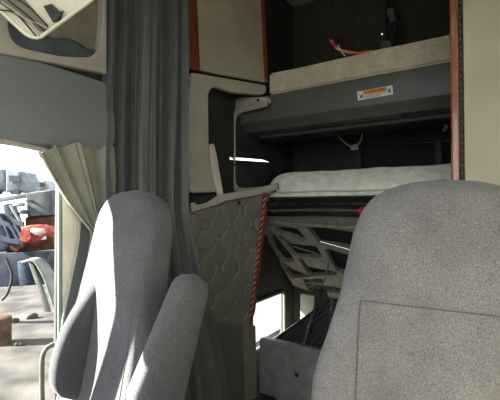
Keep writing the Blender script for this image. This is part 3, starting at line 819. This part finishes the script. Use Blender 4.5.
pd('hydraulic_end', 8.55, round_poly([(12, 201), (20, 202), (21, 206), (12, 207)], 2), .2, 'truckwhite', ch, .02)
for x, y, r in ((10, 214, .05), (22, 212, .05), (15, 246, .12), (52, 238, .13), (27, 201, .03)):
    c = PD(8.5).at(x, y); link('hub', tube([c, c+fw0*.3], r, 12), 'rust' if r > .1 else 'yardgrey', ch)
link('hose', tube(spline([PD(8.4).at(*p) for p in ((6, 258), (12, 275), (8, 292), (2, 300))], 6), .03, 8), 'tyre', ch)
link('hose', tube(spline([PD(8.45).at(*p) for p in ((10, 205), (14, 212), (20, 222), (24, 232))], 6), .025, 8), 'truckwhite', ch)
pd('rail_end_plate', 8.3, round_poly([(17, 262), (24, 260), (27, 284), (20, 287)], 1), .2, 'bluesteel', ch, .01)
rd = thing('red_axle_part', PD(8.3).at(34, 245), 'red axle part with flaking white paint on the stripped chassis', 'axle part')
pd('housing', 7.9, round_poly([(21, 227), (30, 225), (46, 227), (47, 234), (38, 236), (30, 243), (22, 242)], 2), .35, 'redsteel', rd, .03)
pd('flaking_patch', 7.72, round_poly([(31, 228), (44, 229), (45, 233), (36, 235), (30, 232)], 1), .03, 'truckwhite', rd, .005)
for x, y in ((25, 236), (41, 231)):
    c = PD(7.85).at(x, y); link('flange', tube([c, c+fw0*.2], .12, 14), 'redsteel', rd)
mg = thing('mudguard', PD(7.6).at(48, 312), 'loose dusty grey plastic mudguard leaning on the stripped chassis', 'mudguard')
def mgf(u, v):
    a = spline([V((22, 263, 0)), V((34, 261, 0)), V((44, 276, 0)), V((51, 296, 0)), V((57, 316, 0))], 4)
    b = spline([V((30, 258, 0)), V((42, 258, 0)), V((54, 272, 0)), V((62, 296, 0)), V((66, 314, 0))], 4)
    k = u*(len(a)-1); i = min(int(k), len(a)-2); f = k-i
    A = a[i].lerp(a[i+1], f); B = b[i].lerp(b[i+1], f); q = A.lerp(B, v)
    return PD(7.7+.5*v-.06*math.sin(PI*v)).at(q.x, q.y)
link('guard_skin', grid(mgf, 24, 8, .02), 'mudguard', mg)
link('side_flange', tube([mgf(k/20, 0) for k in range(21)], .035, 8), 'mudguard', mg)
pd('stay', 7.9, [(28, 262), (32, 261), (45, 296), (50, 312), (44, 312), (40, 296)], .06, 'mudguard', mg, .01)
# rusty drum at the left edge
dr = PD(7.4).at(0, 318)
me = tube([V((dr.x, dr.y, -1.2)), V((dr.x, dr.y, -1.17)), V((dr.x, dr.y, -.95)), V((dr.x, dr.y, -.72)), V((dr.x, dr.y, -.70))], [.19, .2, .195, .2, .18], 20)
tag(link('steel_drum', me, 'orangerust'), 'rusty orange steel drum on the gravel below the stripped chassis', 'drum')
# rubble / debris on the ground
for i, (x, y, s) in enumerate(((14, 322, .10), (32, 318, .13), (20, 345, .09))):
    p = CAM + ray(x, y)*((-1.2-CAM.z)/ray(x, y).z)
    bm = bmesh.new(); bmesh.ops.create_icosphere(bm, subdivisions=3, radius=s)
    for v in bm.verts: v.co *= 1+.25*math.sin(v.co.x*40/s*.1+i)+.15*math.cos(v.co.y*30/s*.1); v.co.z *= .5
    me = auto_smooth(from_bm(bm), 80); me.transform(Matrix.Translation(p+V((0, 0, .03))))
    tag(link('rock', me, 'ground'), ['small stone in the shadow of the stripped chassis', 'larger stone by the foot of the mudguard', 'small stone nearest the doorway, on the open gravel'][i], 'stone')
# white block added outside so the luggage opening looks bright
bc0 = V((-4.3, 6.9, -1.2)); pr = [(-.35, 0), (-.33, .12), (-.16, .35), (-.11, 1.05), (.11, 1.05), (.16, .35), (.33, .12), (.35, 0)]
vs = [bc0+V((x, y, z)) for y in (-1.6, 1.6) for x, z in pr]; n = len(pr)
fs = [(k, (k+1) % n, n+(k+1) % n, n+k) for k in range(n)] + [tuple(range(n))[::-1], tuple(n+k for k in range(n))]
bm = bmesh.new(); bm.from_mesh(mesh(vs, fs)); bmesh.ops.bevel(bm, geom=bm.edges[:], offset=.015, segments=2, affect='EDGES')
tag(link('glare_block', auto_smooth(from_bm(bm), 30), 'glare_fill'), 'white block added outside to brighten the opening beside the quilted panel', 'added_block')
# far trucks
def far_truck(d, x0, x1, ytop, ybot, label, cabside, mats):
    P = PD(d); t = thing('parked_truck', P.at((x0+x1)/2, ybot), label, 'truck')
    w = x1-x0
    link('body', plate(P, [(x0, ytop+2), (x0+w*.62, ytop), (x0+w*.66, ybot-3), (x0, ybot-3)], (), 1.6, .08), mats[0], t)
    link('cab', plate(PD(d-.2), round_poly([(x0+w*.66, ytop+1), (x0+w*.93, ytop+2), (x1, ytop+(ybot-ytop)*.5), (x1, ybot-2), (x0+w*.66, ybot-2)], 1.2), (), 1.8, .08), mats[1], t)
    link('windshield', plate(PD(d-.28), [(x0+w*.72, ytop+(ybot-ytop)*.25), (x0+w*.9, ytop+(ybot-ytop)*.28), (x0+w*.93, ytop+(ybot-ytop)*.5), (x0+w*.72, ytop+(ybot-ytop)*.5)], (), .06), 'glassdark', t)
    for k in (.15, .5, .85):
        c = PD(d-.3).at(x0+w*k, ybot-2.5); link('wheel', tube([c, c+fw0*.3], abs(P.at(0, 0).z-P.at(0, 3).z), 14), 'tyre', t)
    return t
far_truck(24, -30, 24, 169, 194, 'pale blue grey flat roofed truck parked far off, left of the doorway', 0, ('skyblue', 'skyblue'))
far_truck(28, 6, 48, 178, 194, 'dusty white truck parked far off, behind the stripped chassis', 0, ('yardgrey', 'truckwhite'))

# ------------------------------------------------------------------ light
w = bpy.data.worlds.new('World'); scn.world = w; w.use_nodes = True
nt = w.node_tree; bg = nt.nodes['Background']; bg.inputs['Color'].default_value = (.90, .95, 1, 1); bg.inputs['Strength'].default_value = 3.2
sl = bpy.data.lights.new('sun', 'SUN'); sl.energy = 48; sl.angle = .009; sl.color = (1, .95, .86)
so = bpy.data.objects.new('sun', sl); COL.objects.link(so)
SUN = V((-.72, -.60, .53)).normalized()
so.rotation_euler = SUN.to_track_quat('Z', 'Y').to_euler()
scn.view_settings.view_transform = 'Standard'; scn.view_settings.look = 'None'
scn.view_settings.exposure = .15; scn.view_settings.gamma = 1
